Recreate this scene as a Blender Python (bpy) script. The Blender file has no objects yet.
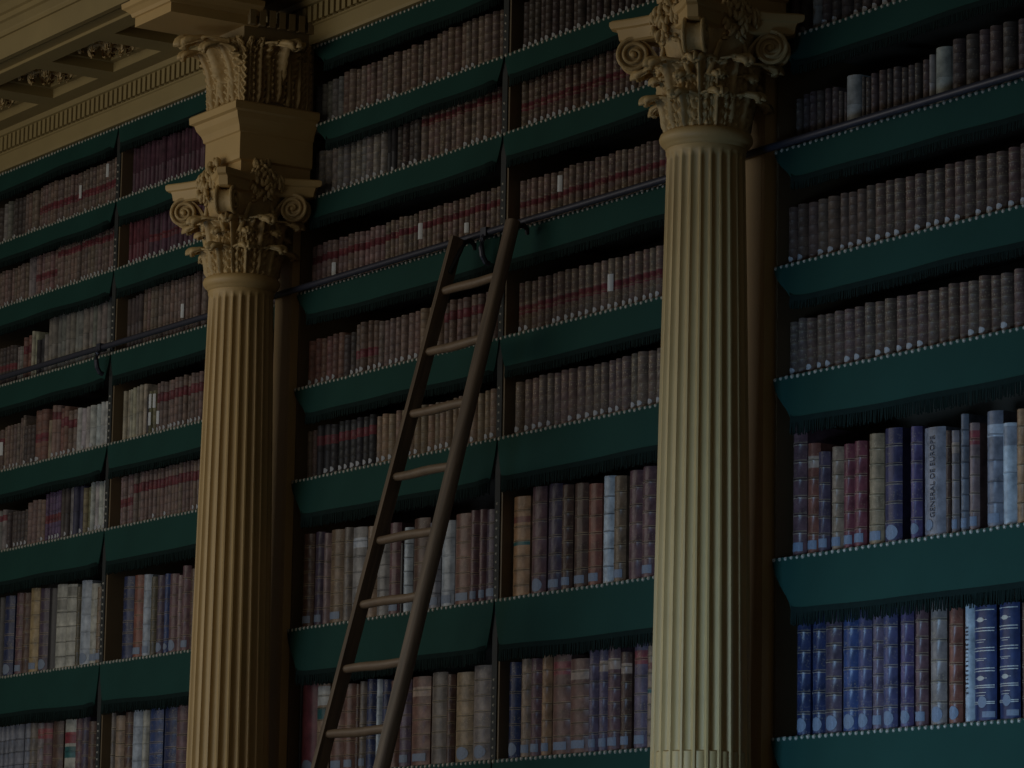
import bpy, math, random
from mathutils import Vector, Matrix
random.seed(7)
PI = math.pi
scene = bpy.context.scene
COL = scene.collection
R = random.random
def U(a, b): return a + (b - a) * random.random()

# ---------------------------------------------------------------- materials
def new_mat(name):
    m = bpy.data.materials.new(name); m.use_nodes = True
    nt = m.node_tree; b = nt.nodes['Principled BSDF']
    return m, nt, b
def nd(nt, t, **kw):
    n = nt.nodes.new(t)
    for k, v in kw.items(): setattr(n, k, v)
    return n
def mixc(nt, fac, a, b, blend='MIX'):
    n = nd(nt, 'ShaderNodeMix', data_type='RGBA', blend_type=blend)
    for s, v in ((n.inputs[0], fac), (n.inputs[6], a), (n.inputs[7], b)):
        if hasattr(v, 'is_linked') or hasattr(v, 'links'): nt.links.new(v, s)
        elif isinstance(v, (int, float)): s.default_value = v
        else: s.default_value = (*v, 1) if len(v) == 3 else v
    return n.outputs[2]
def noise(nt, scale, detail=3, coord='Object', rough=.55):
    tc = nd(nt, 'ShaderNodeTexCoord'); n = nd(nt, 'ShaderNodeTexNoise')
    n.inputs['Scale'].default_value = scale; n.inputs['Detail'].default_value = detail
    n.inputs['Roughness'].default_value = rough
    nt.links.new(tc.outputs[coord], n.inputs['Vector']); return n.outputs['Fac'], tc
def ramp(nt, fac, p0, p1, c0=(0, 0, 0, 1), c1=(1, 1, 1, 1)):
    r = nd(nt, 'ShaderNodeValToRGB'); e = r.color_ramp.elements
    e[0].position = p0; e[1].position = p1; e[0].color = c0; e[1].color = c1
    nt.links.new(fac, r.inputs[0]); return r.outputs[0]
def bump(nt, b, fac, strength, dist=.01):
    n = nd(nt, 'ShaderNodeBump'); n.inputs['Strength'].default_value = strength; n.inputs['Distance'].default_value = dist
    nt.links.new(fac, n.inputs['Height']); nt.links.new(n.outputs[0], b.inputs['Normal'])
def simple(name, c, rough=.6, var=.25, scale=8., metal=0., spec=.5, bmp=0.):
    m, nt, b = new_mat(name)
    f, tc = noise(nt, scale)
    lo = tuple(x * (1 - var) for x in c); hi = tuple(min(1, x * (1 + var)) for x in c)
    nt.links.new(mixc(nt, f, lo, hi), b.inputs['Base Color'])
    b.inputs['Roughness'].default_value = rough; b.inputs['Metallic'].default_value = metal
    b.inputs['Specular IOR Level'].default_value = spec
    if bmp: bump(nt, b, f, bmp)
    return m
M = {}
M['cornice'] = simple('shade_toned_ochre_paint', (.27, .20, .080), .6, .15, 5., bmp=.15)  # olive ochre, with the weaker light at the top darkened into its colour
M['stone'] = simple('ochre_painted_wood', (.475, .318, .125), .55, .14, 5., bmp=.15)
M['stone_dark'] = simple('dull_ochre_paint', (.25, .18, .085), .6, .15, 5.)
M['carved'] = simple('ochre_carved_wood', (.46, .32, .135), .6, .22, 34., bmp=.5)
M['baize'] = simple('green_baize', (.0115, .044, .034), .8, .25, 3., spec=.12)
M['fringe'] = simple('dark_fringe', (.006, .014, .012), .9, .3, 40., spec=.1)
M['nail'] = simple('brass_nail', (.33, .31, .25), .45, .2, 60., metal=.1)
M['shelf'] = simple('dark_shelf_wood', (.06, .045, .028), .6, .3, 6.)
M['upright'] = simple('brown_upright_wood', (.13, .09, .045), .55, .3, 4.)
M['trimleather'] = simple('shaded_green_leather_edging', (.010, .012, .010), .7, .3, 20.)  # leather edging; the shade in the valance notches is darkened into its colour
M['iron'] = simple('blue_black_iron', (.035, .036, .05), .45, .2, 20., metal=.3)
M['hook'] = simple('black_iron', (.012, .012, .012), .5, .2, 20., metal=.3)
M['paper'] = simple('paper_sticker', (.14, .17, .22), .6, .3, 120.)
M['slip'] = simple('white_paper_slip', (.50, .50, .48), .7, .1, 60.)
M['paper_white'] = simple('white_sticker', (.30, .30, .30), .6, .3, 120.)
M['page'] = simple('page_edges', (.42, .37, .27), .8, .2, 90.)
M['gilt'] = simple('gilt_tooling', (.34, .34, .31), .45, .3, 90., metal=.2)
M['ink'] = simple('black_ink', (.045, .04, .05), .7, .1, 30.)
M['floorm'] = simple('oak_floor', (.12, .075, .04), .4, .3, 3.)
M['wallm'] = simple('dark_plaster', (.05, .045, .035), .8, .2, 3.)
# ladder wood: stretched grain
m, nt, b = new_mat('worn_ladder_wood'); M['ladder'] = m
tc = nd(nt, 'ShaderNodeTexCoord'); mp = nd(nt, 'ShaderNodeMapping'); mp.inputs['Scale'].default_value = (22, 22, 1.6)
n = nd(nt, 'ShaderNodeTexNoise'); n.inputs['Scale'].default_value = 2.2; n.inputs['Detail'].default_value = 5
nt.links.new(tc.outputs['Object'], mp.inputs[0]); nt.links.new(mp.outputs[0], n.inputs['Vector'])
nt.links.new(ramp(nt, n.outputs['Fac'], .3, .72, (.070, .047, .028, 1), (.165, .112, .068, 1)), b.inputs['Base Color'])
b.inputs['Roughness'].default_value = .5
bump(nt, b, n.outputs['Fac'], .25)
# rungs: paler, worn by feet
M['rung'] = simple('pale_worn_rung_wood', (.165, .11, .064), .5, .35, 14.)
# leather: tint per face, gilt speckle strength in a second attribute
def leather(name, rough, spec):
    m, nt, b = new_mat(name)
    at = nd(nt, 'ShaderNodeVertexColor'); at.layer_name = 'tint'
    ao = nd(nt, 'ShaderNodeVertexColor'); ao.layer_name = 'orn'
    sep = nd(nt, 'ShaderNodeSeparateColor'); nt.links.new(ao.outputs[0], sep.inputs[0])
    f, tc = noise(nt, 26, 4)
    w = ramp(nt, f, .3, .75, (.55, .55, .55, 1), (1.45, 1.4, 1.35, 1))
    base = mixc(nt, 1., at.outputs[0], w, 'MULTIPLY')
    v = nd(nt, 'ShaderNodeTexVoronoi'); v.inputs['Scale'].default_value = 105
    nt.links.new(tc.outputs['Object'], v.inputs['Vector'])
    g = ramp(nt, v.outputs['Distance'], .18, .42, (1, 1, 1, 1), (0, 0, 0, 1))
    f2, _ = noise(nt, 34, 2)
    g2 = ramp(nt, f2, .42, .62)
    gm = mixc(nt, 1., g, g2, 'MULTIPLY')
    mm = nd(nt, 'ShaderNodeMath', operation='MULTIPLY'); nt.links.new(gm, mm.inputs[0]); nt.links.new(sep.outputs[0], mm.inputs[1])
    col = mixc(nt, mm.outputs[0], base, (.46, .37, .22))
    nt.links.new(col, b.inputs['Base Color'])
    b.inputs['Roughness'].default_value = rough; b.inputs['Specular IOR Level'].default_value = spec
    bump(nt, b, f, .12, .004)
    return m
M['leather'] = leather('polished_bookbinding_leather', .34, .24)
M['dull_leather'] = leather('dry_bookbinding_leather', .55, .3)
# brown capital stone etc. share 'carved'

# ---------------------------------------------------------------- mesh helper
class MB:
    def __init__(s): s.v = []; s.f = []; s.mi = []; s.tint = []; s.orn = []; s.mats = []
    def slot(s, m):
        if m not in s.mats: s.mats.append(m)
        return s.mats.index(m)
    def face(s, idx, m, tint=(1, 1, 1), orn=0.):
        s.f.append(idx); s.mi.append(s.slot(m)); s.tint.append(tint); s.orn.append(orn)
    def add(s, vs, fs, m, tint=(1, 1, 1), orn=0., X=None):
        o = len(s.v)
        s.v += [tuple(X @ Vector(p)) for p in vs] if X is not None else [tuple(p) for p in vs]
        for q in fs: s.face([i + o for i in q], m, tint, orn)
    def box(s, x0, x1, y0, y1, z0, z1, m, tint=(1, 1, 1)):
        vs = [(x, y, z) for z in (z0, z1) for y in (y0, y1) for x in (x0, x1)]
        s.add(vs, [(0, 2, 3, 1), (4, 5, 7, 6), (0, 1, 5, 4), (2, 6, 7, 3), (0, 4, 6, 2), (1, 3, 7, 5)], m, tint)
    def grid(s, rows, m, closed=False, tint=(1, 1, 1), X=None):
        n = len(rows[0]); vs = [p for r in rows for p in r]; fs = []
        for i in range(len(rows) - 1):
            for j in range(n if closed else n - 1):
                k = (j + 1) % n
                fs.append((i * n + j, i * n + k, (i + 1) * n + k, (i + 1) * n + j))
        s.add(vs, fs, m, tint, 0., X)
    def lathe(s, prof, m, c=(0, 0), n=40):
        rows = [[(c[0] + r * math.cos(2 * PI * j / n), c[1] + r * math.sin(2 * PI * j / n), z) for j in range(n)] for r, z in prof]
        s.grid(rows, m, True)
    def sweep(s, prof, x0, x1, m):        # profile (y,z) extruded along x with end caps
        rows = [[(x, y, z) for y, z in prof] for x in (x0, x1)]
        s.grid(rows, m, True)
        n = len(prof)
        s.add([(x0, y, z) for y, z in prof], [tuple(range(n))], m)
        s.add([(x1, y, z) for y, z in prof], [tuple(range(n))[::-1]], m)
    def tube(s, pts, r, m, n=10, cap=True):
        rows = []
        P = [Vector(p) for p in pts]
        for i, p in enumerate(P):
            d = (P[min(i + 1, len(P) - 1)] - P[max(i - 1, 0)]).normalized()
            a = d.cross(Vector((.123, .31, .94)))
            if a.length < .1: a = d.cross(Vector((1, 0, 0)))
            a.normalize(); b_ = d.cross(a)
            rr = r[i] if isinstance(r, (list, tuple)) else r
            rows.append([tuple(p + (a * math.cos(2 * PI * j / n) + b_ * math.sin(2 * PI * j / n)) * rr) for j in range(n)])
        s.grid(rows, m, True)
        if cap:
            s.add(rows[0], [tuple(range(n))[::-1]], m); s.add(rows[-1], [tuple(range(n))], m)
    def build(s, name, parent=None, smooth=False, loc=None, attrs=False):
        me = bpy.data.meshes.new(name); me.from_pydata(s.v, [], s.f); me.validate(clean_customdata=False)
        for m in s.mats: me.materials.append(M[m])
        if len(me.polygons) == len(s.mi): me.polygons.foreach_set('material_index', s.mi)
        if smooth: me.polygons.foreach_set('use_smooth', [True] * len(me.polygons))
        if attrs:
            a = me.color_attributes.new('tint', 'FLOAT_COLOR', 'CORNER'); o_ = me.color_attributes.new('orn', 'FLOAT_COLOR', 'CORNER')
            ta = []; oa = []
            for p in me.polygons:
                for _ in range(p.loop_total): ta += [*s.tint[p.index], 1.]; oa += [s.orn[p.index]] * 3 + [1.]
            a.data.foreach_set('color', ta); o_.data.foreach_set('color', oa)
        me.update()
        ob = bpy.data.objects.new(name, me); COL.objects.link(ob)
        if loc: ob.location = loc
        if parent: ob.parent = parent
        return ob
def smooth_angle(ob, deg=35):
    me = ob.data
    me.polygons.foreach_set('use_smooth', [True] * len(me.polygons))
    me.set_sharp_from_angle(angle=math.radians(deg))
def tag(o, label=None, cat=None, group=None, kind=None):
    for k, v in (('label', label), ('category', cat), ('group', group), ('kind', kind)):
        if v: o[k] = v
    return o
def empty(name, loc=(0, 0, 0)):
    o = bpy.data.objects.new(name, None); COL.objects.link(o); o.location = loc; o.empty_display_size = .1; return o

# ---------------------------------------------------------------- measures (metres; the case front is the plane y=0, x runs along it)
PITCH = 3.531
RZ = [5.782, 5.415, 5.083, 4.665, 4.230, 3.816, 3.156, 2.510]     # tops of the shelves, from the cornice down
RZ_FAR = [5.782, 5.410, 5.063, 4.645, 4.195, 3.778, 3.128, 2.482]     # the far bay hangs a little lower
def rz(hb, k): return (RZ_FAR if hb[0] == 'L' else RZ)[k]
VH = [.155, .155, .165, .18, .185, .235, .262, .262]             # drop of each valance, its fringe included
CX = PITCH / 2                                                      # column axes at -CX and +CX
CY = -.258
HALVES = {'LA': (-PITCH - 1.655, -PITCH - .03), 'LB': (-PITCH + .03, -CX - .088), 'MA': (-CX + .088, -.03),
          'MB': (.03, CX - .088), 'RA': (CX + .088, PITCH - .03)}
PLACE = {'LA': 'far bay beyond its divider', 'LB': 'far bay between divider and column', 'MA': 'ladder bay between far column and divider',
         'MB': 'ladder bay between divider and near column', 'RA': 'bay beside the near column'}
SHELF = {7: 'lowest shelf', 6: 'second-lowest shelf', 5: 'third-lowest shelf', 4: 'fourth-lowest shelf', 3: 'railed shelf', 2: 'shelf above the railed one', 1: 'top shelf'}
SIDE = {'LA': 'far bay, left of divider', 'LB': 'far bay, right of divider', 'MA': 'ladder bay, left of divider', 'MB': 'ladder bay, right of divider', 'RA': 'bay beside near column'}
ORD = ['', 'first', 'second', 'third', 'fourth', 'fifth', 'sixth', 'seventh', 'eighth', 'ninth', 'tenth', 'eleventh', 'twelfth', 'thirteenth', 'fourteenth',
       'fifteenth', 'sixteenth', 'seventeenth', 'eighteenth', 'nineteenth', 'twentieth', 'twenty-first', 'twenty-second', 'twenty-third', 'twenty-fourth', 'twenty-fifth',
       'twenty-sixth', 'twenty-seventh', 'twenty-eighth', 'twenty-ninth', 'thirtieth', 'thirty-first', 'thirty-second', 'thirty-third', 'thirty-fourth', 'thirty-fifth',
       'thirty-sixth', 'thirty-seventh', 'thirty-eighth', 'thirty-ninth', 'fortieth']

# ---------------------------------------------------------------- room
b = MB(); b.box(-9, 9, -10, 1.2, -.1, 0, 'floorm'); tag(b.build('floor'), kind='structure')
b = MB(); b.box(-9, 9, .56, .76, 0, 7.2, 'wallm'); tag(b.build('wall_back'), kind='structure')

# ---------------------------------------------------------------- bookcases
def bookcase(cx, label, x_l, x_r, div):
    rows_ = RZ_FAR if cx < -1 else RZ
    root = empty('bookcase', (cx, 0, 0)); tag(root, label, 'bookcase', 'built-in bookcases along the wall')
    b = MB(); b.box(x_l, x_r, .50, .54, 0, 5.80, 'shelf'); b.build('back_panel', root).location = (-cx, 0, 0)
    def part(mb, name, parent=root, sm=False):
        o = mb.build(name, parent); o.location = (-cx, 0, 0) if parent is root else (0, 0, 0); return o
    for xs in (x_l + .006, div, x_r - .006):
        hwid = .024 if xs == div else .006
        b = MB(); b.box(xs - hwid, xs + hwid, 0, .5, 2.12, 5.78, 'upright')
        up = part(b, 'upright')
        if xs != div: continue
        s_ = MB(); s_.box(xs - .026, xs + .012, -.006, 0, 2.12, 5.78, 'trimleather')
        z = 2.22
        while z < 5.77:
            if not any(r_ - h_ * 1.12 < z < r_ + .012 for r_, h_ in zip(rows_, VH)): dome(s_, (xs - .007, -.006, z), .0065)
            z += .034
        t = s_.build('nail_strip', up); 
    for z in rows_:
        b = MB(); b.box(x_l + .012, x_r - .012, .012, .5, z - .035, z, 'shelf')
        b.box(x_l + .012, x_r - .012, .0, .012, z - .035, z + .004, 'trimleather'); part(b, 'shelf')
    b = MB(); b.box(x_l, x_r, 0, .5, .0, 2.12, 'upright')
    n = 4; w = (x_r - x_l) / n
    for i in range(n):
        a0 = x_l + i * w + .08; a1 = x_l + (i + 1) * w - .08
        for (p, q, r_, s2) in ((a0, a1, .3, .36), (a0, a1, 1.9, 1.96), (a0, a0 + .06, .36, 1.9), (a1 - .06, a1, .36, 1.9)):
            b.box(p, q, -.02, 0, r_, s2, 'upright')
    b.box(x_l, x_r, -.03, 0, 0, .14, 'upright')
    part(b, 'base_cupboard')
    return root
def dome(mb, c, r, n=6):
    x, y, z = c
    vs = [(x + r * math.cos(2 * PI * j / n), y, z + r * math.sin(2 * PI * j / n)) for j in range(n)]
    vs += [(x + .65 * r * math.cos(2 * PI * j / n), y - r * .6, z + .65 * r * math.sin(2 * PI * j / n)) for j in range(n)] + [(x, y - r * .85, z)]
    fs = [(j, (j + 1) % n, n + (j + 1) % n, n + j) for j in range(n)] + [(n + j, n + (j + 1) % n, 2 * n) for j in range(n)]
    mb.add(vs, fs, 'nail')
bookcase(-PITCH, 'far bookcase beyond the far column, holding dark red books near its top', -PITCH - 1.68, -CX - .086, -PITCH)
bookcase(0, 'bookcase between the two columns with the ladder leaning on it', -CX + .068, CX - .086, 0)
bookcase(PITCH, 'bookcase beside the near column with blue volumes on its lowest shelf', CX + .086, PITCH + 1.68, PITCH)

# ---------------------------------------------------------------- valances
def valance(k, hb):
    x0, x1 = HALVES[hb]
    lo_end = {'LA': 0, 'LB': 1, 'MA': 0, 'MB': 1, 'RA': 0}[hb]      # which end meets the divider
    x0 -= .030 if hb in ('LB', 'MB') else .0; x1 += .022 if hb in ('LA', 'MA') else 0
    if hb == 'MA': x0 = -CX + .068
    if hb == 'RA': x0 += .004
    if k < 2:
        if hb in ('RA', 'MA'): x0 = (CX if hb == 'RA' else -CX) + (.158, .205)[k]
        if hb in ('LB', 'MB'): x1 = (CX if hb == 'MB' else -CX) - (.158, .205)[k]
    z = rz(hb, k); H = VH[k]; fr = .035 if k < 5 else .05
    hc = H - fr
    root = empty('shelf_valance', ((x0 + x1) / 2, 0, z))
    nm = {0: 'just under the cornice'}.get(k, 'hanging from %s' % SHELF.get(k))
    tag(root, 'fringed green valance %s, %s' % (nm, SIDE[hb]), 'valance', 'green cloth valances along the shelf edges')
    ox = (x0 + x1) / 2
    NX = 60; NZ = 9
    ph = R() * 9; ph2 = R() * 9
    def pt(u, v, extra=0.):          # u 0..1 along, v 0..1 down
        x = x0 + (x1 - x0) * u - ox
        y = -.014 - .022 * v - .005 * v * math.sin(u * 7 + ph) - .003 * v * math.sin(u * 19 + ph2)
        zz = -hc * v - .003 * v * math.sin(u * 5 + ph2) + .0015 * v * math.sin(u * 13)
        L = x1 - x0
        for e, d in ((0, u * L), (1, (1 - u) * L)):
            if d < .10:
                q = (1 - d / .10)
                sgn = 1 if e == 0 else -1
                x += sgn * .042 * q * v ** 1.5            # the lower corner draws in, opening a notch
                y += .022 * q * q * v                   # and folds back towards the case
                zz += .012 * q * v
        if hb in ('RA', 'MA') and u * L < .24:         # hangs slack at the column end and curls away
            q = 1 - u * L / .24; x += .075 * q * v ** 2; zz += .022 * q * q * v
        return (x, y, zz - extra)
    us = [i / NX for i in range(NX + 1)]
    b = MB(); rows = [[pt(u, j / NZ) for u in us] for j in range(NZ + 1)]
    b.grid(rows, 'baize')
    back = [[(p[0], p[1] + .005, p[2]) for p in r] for r in rows]
    b.grid([r[::-1] for r in back], 'baize')
    b.grid([rows[-1], back[-1]], 'baize'); b.grid([[r[0] for r in rows], [r[0] for r in back]], 'baize'); b.grid([[r[-1] for r in back], [r[-1] for r in rows]], 'baize')
    cl = b.build('cloth', root, smooth=True)
    b = MB(); n = int((x1 - x0) / .0062)
    for i in range(n):
        u = (i + .5 + U(-.3, .3)) / n; p = pt(u, 1.)
        l = fr * U(.8, 1.08); w = .0026; dx = U(-.004, .004)
        x, y, zz = p
        b.add([(x - w, y, zz + .012), (x + w, y, zz + .012), (x + w * .6 + dx, y - .001, zz - l), (x - w * .6 + dx, y - .001, zz - l), (x, y + .004, zz + .012), (x + dx, y + .003, zz - l)],
              [(0, 3, 2, 1), (0, 4, 5, 3), (1, 2, 5, 4), (3, 5, 2)], 'fringe')
    rows = [[pt(u, 1., -.016) for u in us], [pt(u, 1., .004) for u in us]]
    rows = [[(p[0], p[1] - .002, p[2]) for p in r] for r in rows]
    b.grid(rows, 'fringe')
    b.build('fringe', root)
    b = MB()
    L = x1 - x0; n = int(L / .0345)
    for i in range(n + 1):
        dome(b, (-L / 2 + .012 + (L - .024) * i / n, -.013, -.006 + U(-.0015, .0015)), U(.0085, .0105))
    b.build('nail_row', root)
for k in range(8):
    for hb in HALVES: valance(k, hb)

# ---------------------------------------------------------------- columns
def acanthus(w, h, out, mat='carved', lobes=5, R0=.16, flat=False):
    """A leaf springing from its base at the origin: +x away from the bell, +y across, +z up."""
    b = MB(); NS, NT = 32, 18; rows = []
    for i in range(NS + 1):
        s_ = i / NS
        if flat: cx_, cz_ = .012 + .05 * max(0, s_ - .82) ** 1 * 2.2, h * s_
        elif s_ < .68:
            t = s_ / .68; cx_ = .010 + out * .28 * t ** 2.2; cz_ = h * .97 * t
        else:
            t = (s_ - .68) / .32; a = PI * 1.02 * t
            r_ = out * .36
            cx_ = .010 + out * .28 + r_ * (1 - math.cos(a)); cz_ = h * .97 + r_ * .62 * math.sin(a) - .012 * t
        half = w / 2 * (.80 + .26 * math.sin(PI * min(1, s_ * 1.1))) * (1 if s_ < .72 else max(.06, math.cos((s_ - .72) / .28 * PI / 2) ** .6))
        row = []
        for j in range(NT + 1):
            t = -1 + 2 * j / NT; at = abs(t)
            lob = 1 - .24 * (at ** 2) * (0.5 + 0.5 * math.cos(2 * PI * (lobes * s_ + .55 * (1 - at))))
            y = half * t * lob
            rel = .012 * math.cos(t * PI * 3.5) + .013 * math.exp(-(t / .10) ** 2) + .012 * math.cos(2 * PI * (lobes * s_ - .9 * at)) * at
            env = min(1, s_ * 5 + .3) * (1.5 if flat else 1)
            x = cx_ + rel * env * (w / .12) - (y * y) / (2 * R0) * (0 if flat else 1)
            row.append((x, y, cz_ - .012 * at * at * (1 if s_ > .6 else 0)))
        rows.append(row)
    b.grid(rows, mat); 
    return b
def leaf_obj(b, name, parent, loc, ang, mat4=None, shared=None):
    if shared is None:
        o = b.build(name, parent, smooth=True); md = o.modifiers.new('thickness', 'SOLIDIFY'); md.thickness = .009; md.offset = -1
    else:
        o = shared.copy(); COL.objects.link(o); o.parent = parent
    o.location = loc; o.rotation_euler = (0, 0, ang)
    return o
def volute(parent, ang, z, shared):
    if shared:
        o = shared.copy(); COL.objects.link(o); o.parent = parent
    else:
        b = MB()                         # local: x radial outward, z up, y across (thickness)
        r0 = .060; c = (.268, .0); hw = .030
        # rolled body, waisted at the middle of its width
        rows = []
        for yy, k in ((-hw, .93), (-hw * .6, .86), (0, .80), (hw * .6, .86), (hw, .93)):
            rows.append([(c[0] + r0 * k * math.cos(a), yy, c[1] + r0 * k * math.sin(a)) for a in [2 * PI * i / 28 for i in range(28)]])
        b.grid(rows, 'carved', True)
        for sg in (-1, 1):
            b.add(rows[0 if sg < 0 else -1], [tuple(range(28)) if sg < 0 else tuple(range(28))[::-1]], 'carved')
            pts = []; rad = []
            for i in range(70):          # raised spiral fillet
                t = i / 69; a = PI * .5 - 2 * PI * 2.3 * t; rr = r0 * (1 - t) ** .85 * .93 + .008
                pts.append((c[0] + rr * math.cos(a), sg * (hw + .004 + .006 * t), c[1] + rr * math.sin(a))); rad.append(.0085 - .003 * t)
            b.tube(pts, rad, 'carved', 8)
            b.add(*ball((c[0], sg * (hw + .008), c[1]), .013), 'carved')
        # stalk rising from the bell into the roll
        rows = []
        for i in range(13):
            t = i / 12; x = .135 + (.268 - .135) * t; zz = -.14 + (.060 + .14) * math.sin(t * PI / 2) ** .8
            hw2 = .018 + .012 * t
            rows.append([(x - .012, -hw2, zz), (x + .004, -hw2, zz + .004), (x + .010, 0, zz - .008), (x + .004, hw2, zz + .004), (x - .012, hw2, zz)])
        b.grid(rows, 'carved')
        o = b.build('volute', parent); smooth_angle(o, 40)
    o.location = (0, -.034 if math.sin(ang) > 0 else 0, z); o.rotation_euler = (0, 0, ang); return o
def ball(c, r, n=8, mrow=5):
    vs = []; fs = []
    for i in range(mrow + 1):
        p = PI * i / mrow
        for j in range(n): vs.append((c[0] + r * math.sin(p) * math.cos(2 * PI * j / n), c[1] + r * math.sin(p) * math.sin(2 * PI * j / n), c[2] + r * math.cos(p)))
    for i in range(mrow):
        for j in range(n): fs.append((i * n + j, (i + 1) * n + j, (i + 1) * n + (j + 1) % n, i * n + (j + 1) % n))
    return vs, fs
ZN = 4.655                                # underside of the astragal
def shaft_r(z): 
    t = (z - .75) / (ZN - .75); return .192 - .010 * t - .038 * t * t
def column(sx, label, proto=None):
    root = empty('column', (sx, CY, 0)); tag(root, label, 'column', 'fluted ochre columns'); root['kind'] = 'thing'
    b = MB(); NF = 24
    def sect(z, k, r):
        row = []
        for i in range(NF):
            for j, (fa, dp) in enumerate(((.0, 0), (.16, 0), (.27, .62), (.40, .95), (.58, 1.), (.76, .95), (.89, .62))):
                a = 2 * PI * (i + fa + .02) / NF
                d = dp * r * .088
                if k == 'cable': d = (dp > 0) * (.018 + .045 * (1 - dp)) * r if dp > 0 else 0
                if k == 'plain': d = 0
                row.append(((r - d) * math.cos(a), (r - d) * math.sin(a), z))
        return row
    rows = [sect(.75, 'plain', .205), sect(.80, 'plain', .196), sect(.84, 'cable', .192)] + [sect(.84 + (2.445 - .84) * i / 5, 'cable', shaft_r(.84 + (2.445 - .84) * i / 5)) for i in range(1, 6)]
    rows += [sect(2.450, 'flute', shaft_r(2.45))]
    rows += [sect(2.45 + (ZN - .05 - 2.45) * i / 12, 'flute', shaft_r(2.45 + (ZN - .05 - 2.45) * i / 12)) for i in range(1, 13)]
    rows += [sect(ZN - .032, 'plain', shaft_r(ZN)), sect(ZN - .018, 'plain', shaft_r(ZN) + .004), sect(ZN + .01, 'plain', shaft_r(ZN))]
    b.grid(rows, 'stone', True); o = b.build('shaft', root); smooth_angle(o, 50)
    b = MB(); rn = shaft_r(ZN)
    b.lathe([(rn - .01, ZN - .006), (rn + .006, ZN - .006), (rn + .008, ZN + .004), (rn + .018, ZN + .010), (rn + .027, ZN + .022), (rn + .029, ZN + .034), (rn + .024, ZN + .048), (rn + .012, ZN + .056), (rn - .01, ZN + .060)], 'stone')
    o = b.build('astragal', root, smooth=True)
    b = MB()
    b.box(-.222, .222, -.222, .222, 0, .12, 'stone'); b.box(-.205, .205, -.205, .205, .12, .58, 'stone'); b.box(-.222, .222, -.222, .222, .58, .64, 'stone')
    b.lathe([(.0, .64), (.216, .64), (.221, .67), (.214, .70), (.205, .705), (.203, .72), (.212, .735), (.208, .755), (.200, .76), (0, .765)], 'stone')
    o = b.build('pedestal', root); smooth_angle(o, 40)
    b = MB(); b.box(-.084, .066, -CY - .038, -CY + .49, 0, 5.13, 'stone'); b.box(-.045, .045, -CY - .039, -CY - .033, .3, 4.95, 'stone')
    b.build('pilaster', root)
    # capital
    zc = ZN + .058
    b = MB(); b.lathe([(.138, zc - .03), (.138, zc + .1), (.142, zc + .2), (.155, zc + .28), (.178, zc + .34), (.195, zc + .365), (.19, zc + .38), (0, zc + .385)], 'carved')
    cap = b.build('capital', root, smooth=True)
    lf1 = None; lf2 = None
    for i in range(8):
        a = 2 * PI * (i + .5) / 8
        lf1 = leaf_obj(acanthus(.135, .128, .080) if not lf1 else None, 'acanthus_leaf', cap, (.132 * math.cos(a), .132 * math.sin(a), zc - .012), a, shared=lf1)
    for i in range(8):
        a = 2 * PI * i / 8
        o = leaf_obj(acanthus(.155, .250, .112, lobes=8) if not lf2 else None, 'acanthus_leaf', cap, (.128 * math.cos(a), .128 * math.sin(a), zc - .012), a, shared=lf2)
        lf2 = lf2 or o
    lf3 = None
    for i in range(8):
        a = 2 * PI * (i + .5) / 8
        o = leaf_obj(acanthus(.10, .205, .050, lobes=7) if not lf3 else None, 'acanthus_leaf', cap, (.134 * math.cos(a), .134 * math.sin(a), zc - .01), a, shared=lf3)
        lf3 = lf3 or o
    vv = None
    for i in range(4): vv = volute(cap, PI / 4 + i * PI / 2, zc + .300, vv)
    # inner helices between the volutes, curling up to the middle of each face
    for i in range(4):
        b = MB()
        for sg in (-1, 1):
            pts = []
            for t in range(26):
                q = t / 25
                if q < .5: pts.append((.15 + .02 * q, sg * (.10 - .11 * q), .18 + .30 * q))
                else:
                    a = (q - .5) * 2 * PI * 1.3; rr = .026 * (1 - (q - .5) * 1.5)
                    pts.append((.165 + .01 * q, sg * (.045 - rr * math.sin(a) * 1.0), .322 + rr * (1 - math.cos(a)) * .8 - .0))
            b.tube(pts, [.012 - .006 * t / 25 for t in range(26)], 'carved', 8)
        o = b.build('helix_scroll', cap, smooth=True); o.location = (0, 0, zc); o.rotation_euler = (0, 0, i * PI / 2)
    # abacus: concave sides, cut corners, two mouldings
    b = MB(); rows = []
    def ring(k, z):
        r = []
        for i in range(4):
            a0 = PI / 4 + i * PI / 2
            c0 = Vector((math.cos(a0), math.sin(a0))) * .384 * k; c1 = Vector((math.cos(a0 + PI / 2), math.sin(a0 + PI / 2))) * .384 * k
            d = (c1 - c0).normalized(); p = c0 + d * .028; q = c1 - d * .028
            nrm = -(p + q).normalized()
            for j in range(13):
                t = j / 12; w = p.lerp(q, t) + nrm * .072 * k * math.sin(PI * t)
                r.append((w.x, min(w.y, .244), z))
        return r
    prof = ((.84, .365), (.90, .372), (.915, .40), (.93, .412), (.985, .418), (1., .428), (1., .442), (.97, .448))
    b.grid([ring(k, zc + z - .012) for k, z in prof], 'stone', True)
    n = len(ring(1, 0)); b.add(ring(.97, zc + .436), [tuple(range(n))], 'stone'); b.add(ring(.84, zc + .353), [tuple(range(n))[::-1]], 'stone')
    o = b.build('abacus', cap); smooth_angle(o, 30)
    # leafy flower on the middle of each face, spreading over abacus and block
    fl = None
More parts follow.
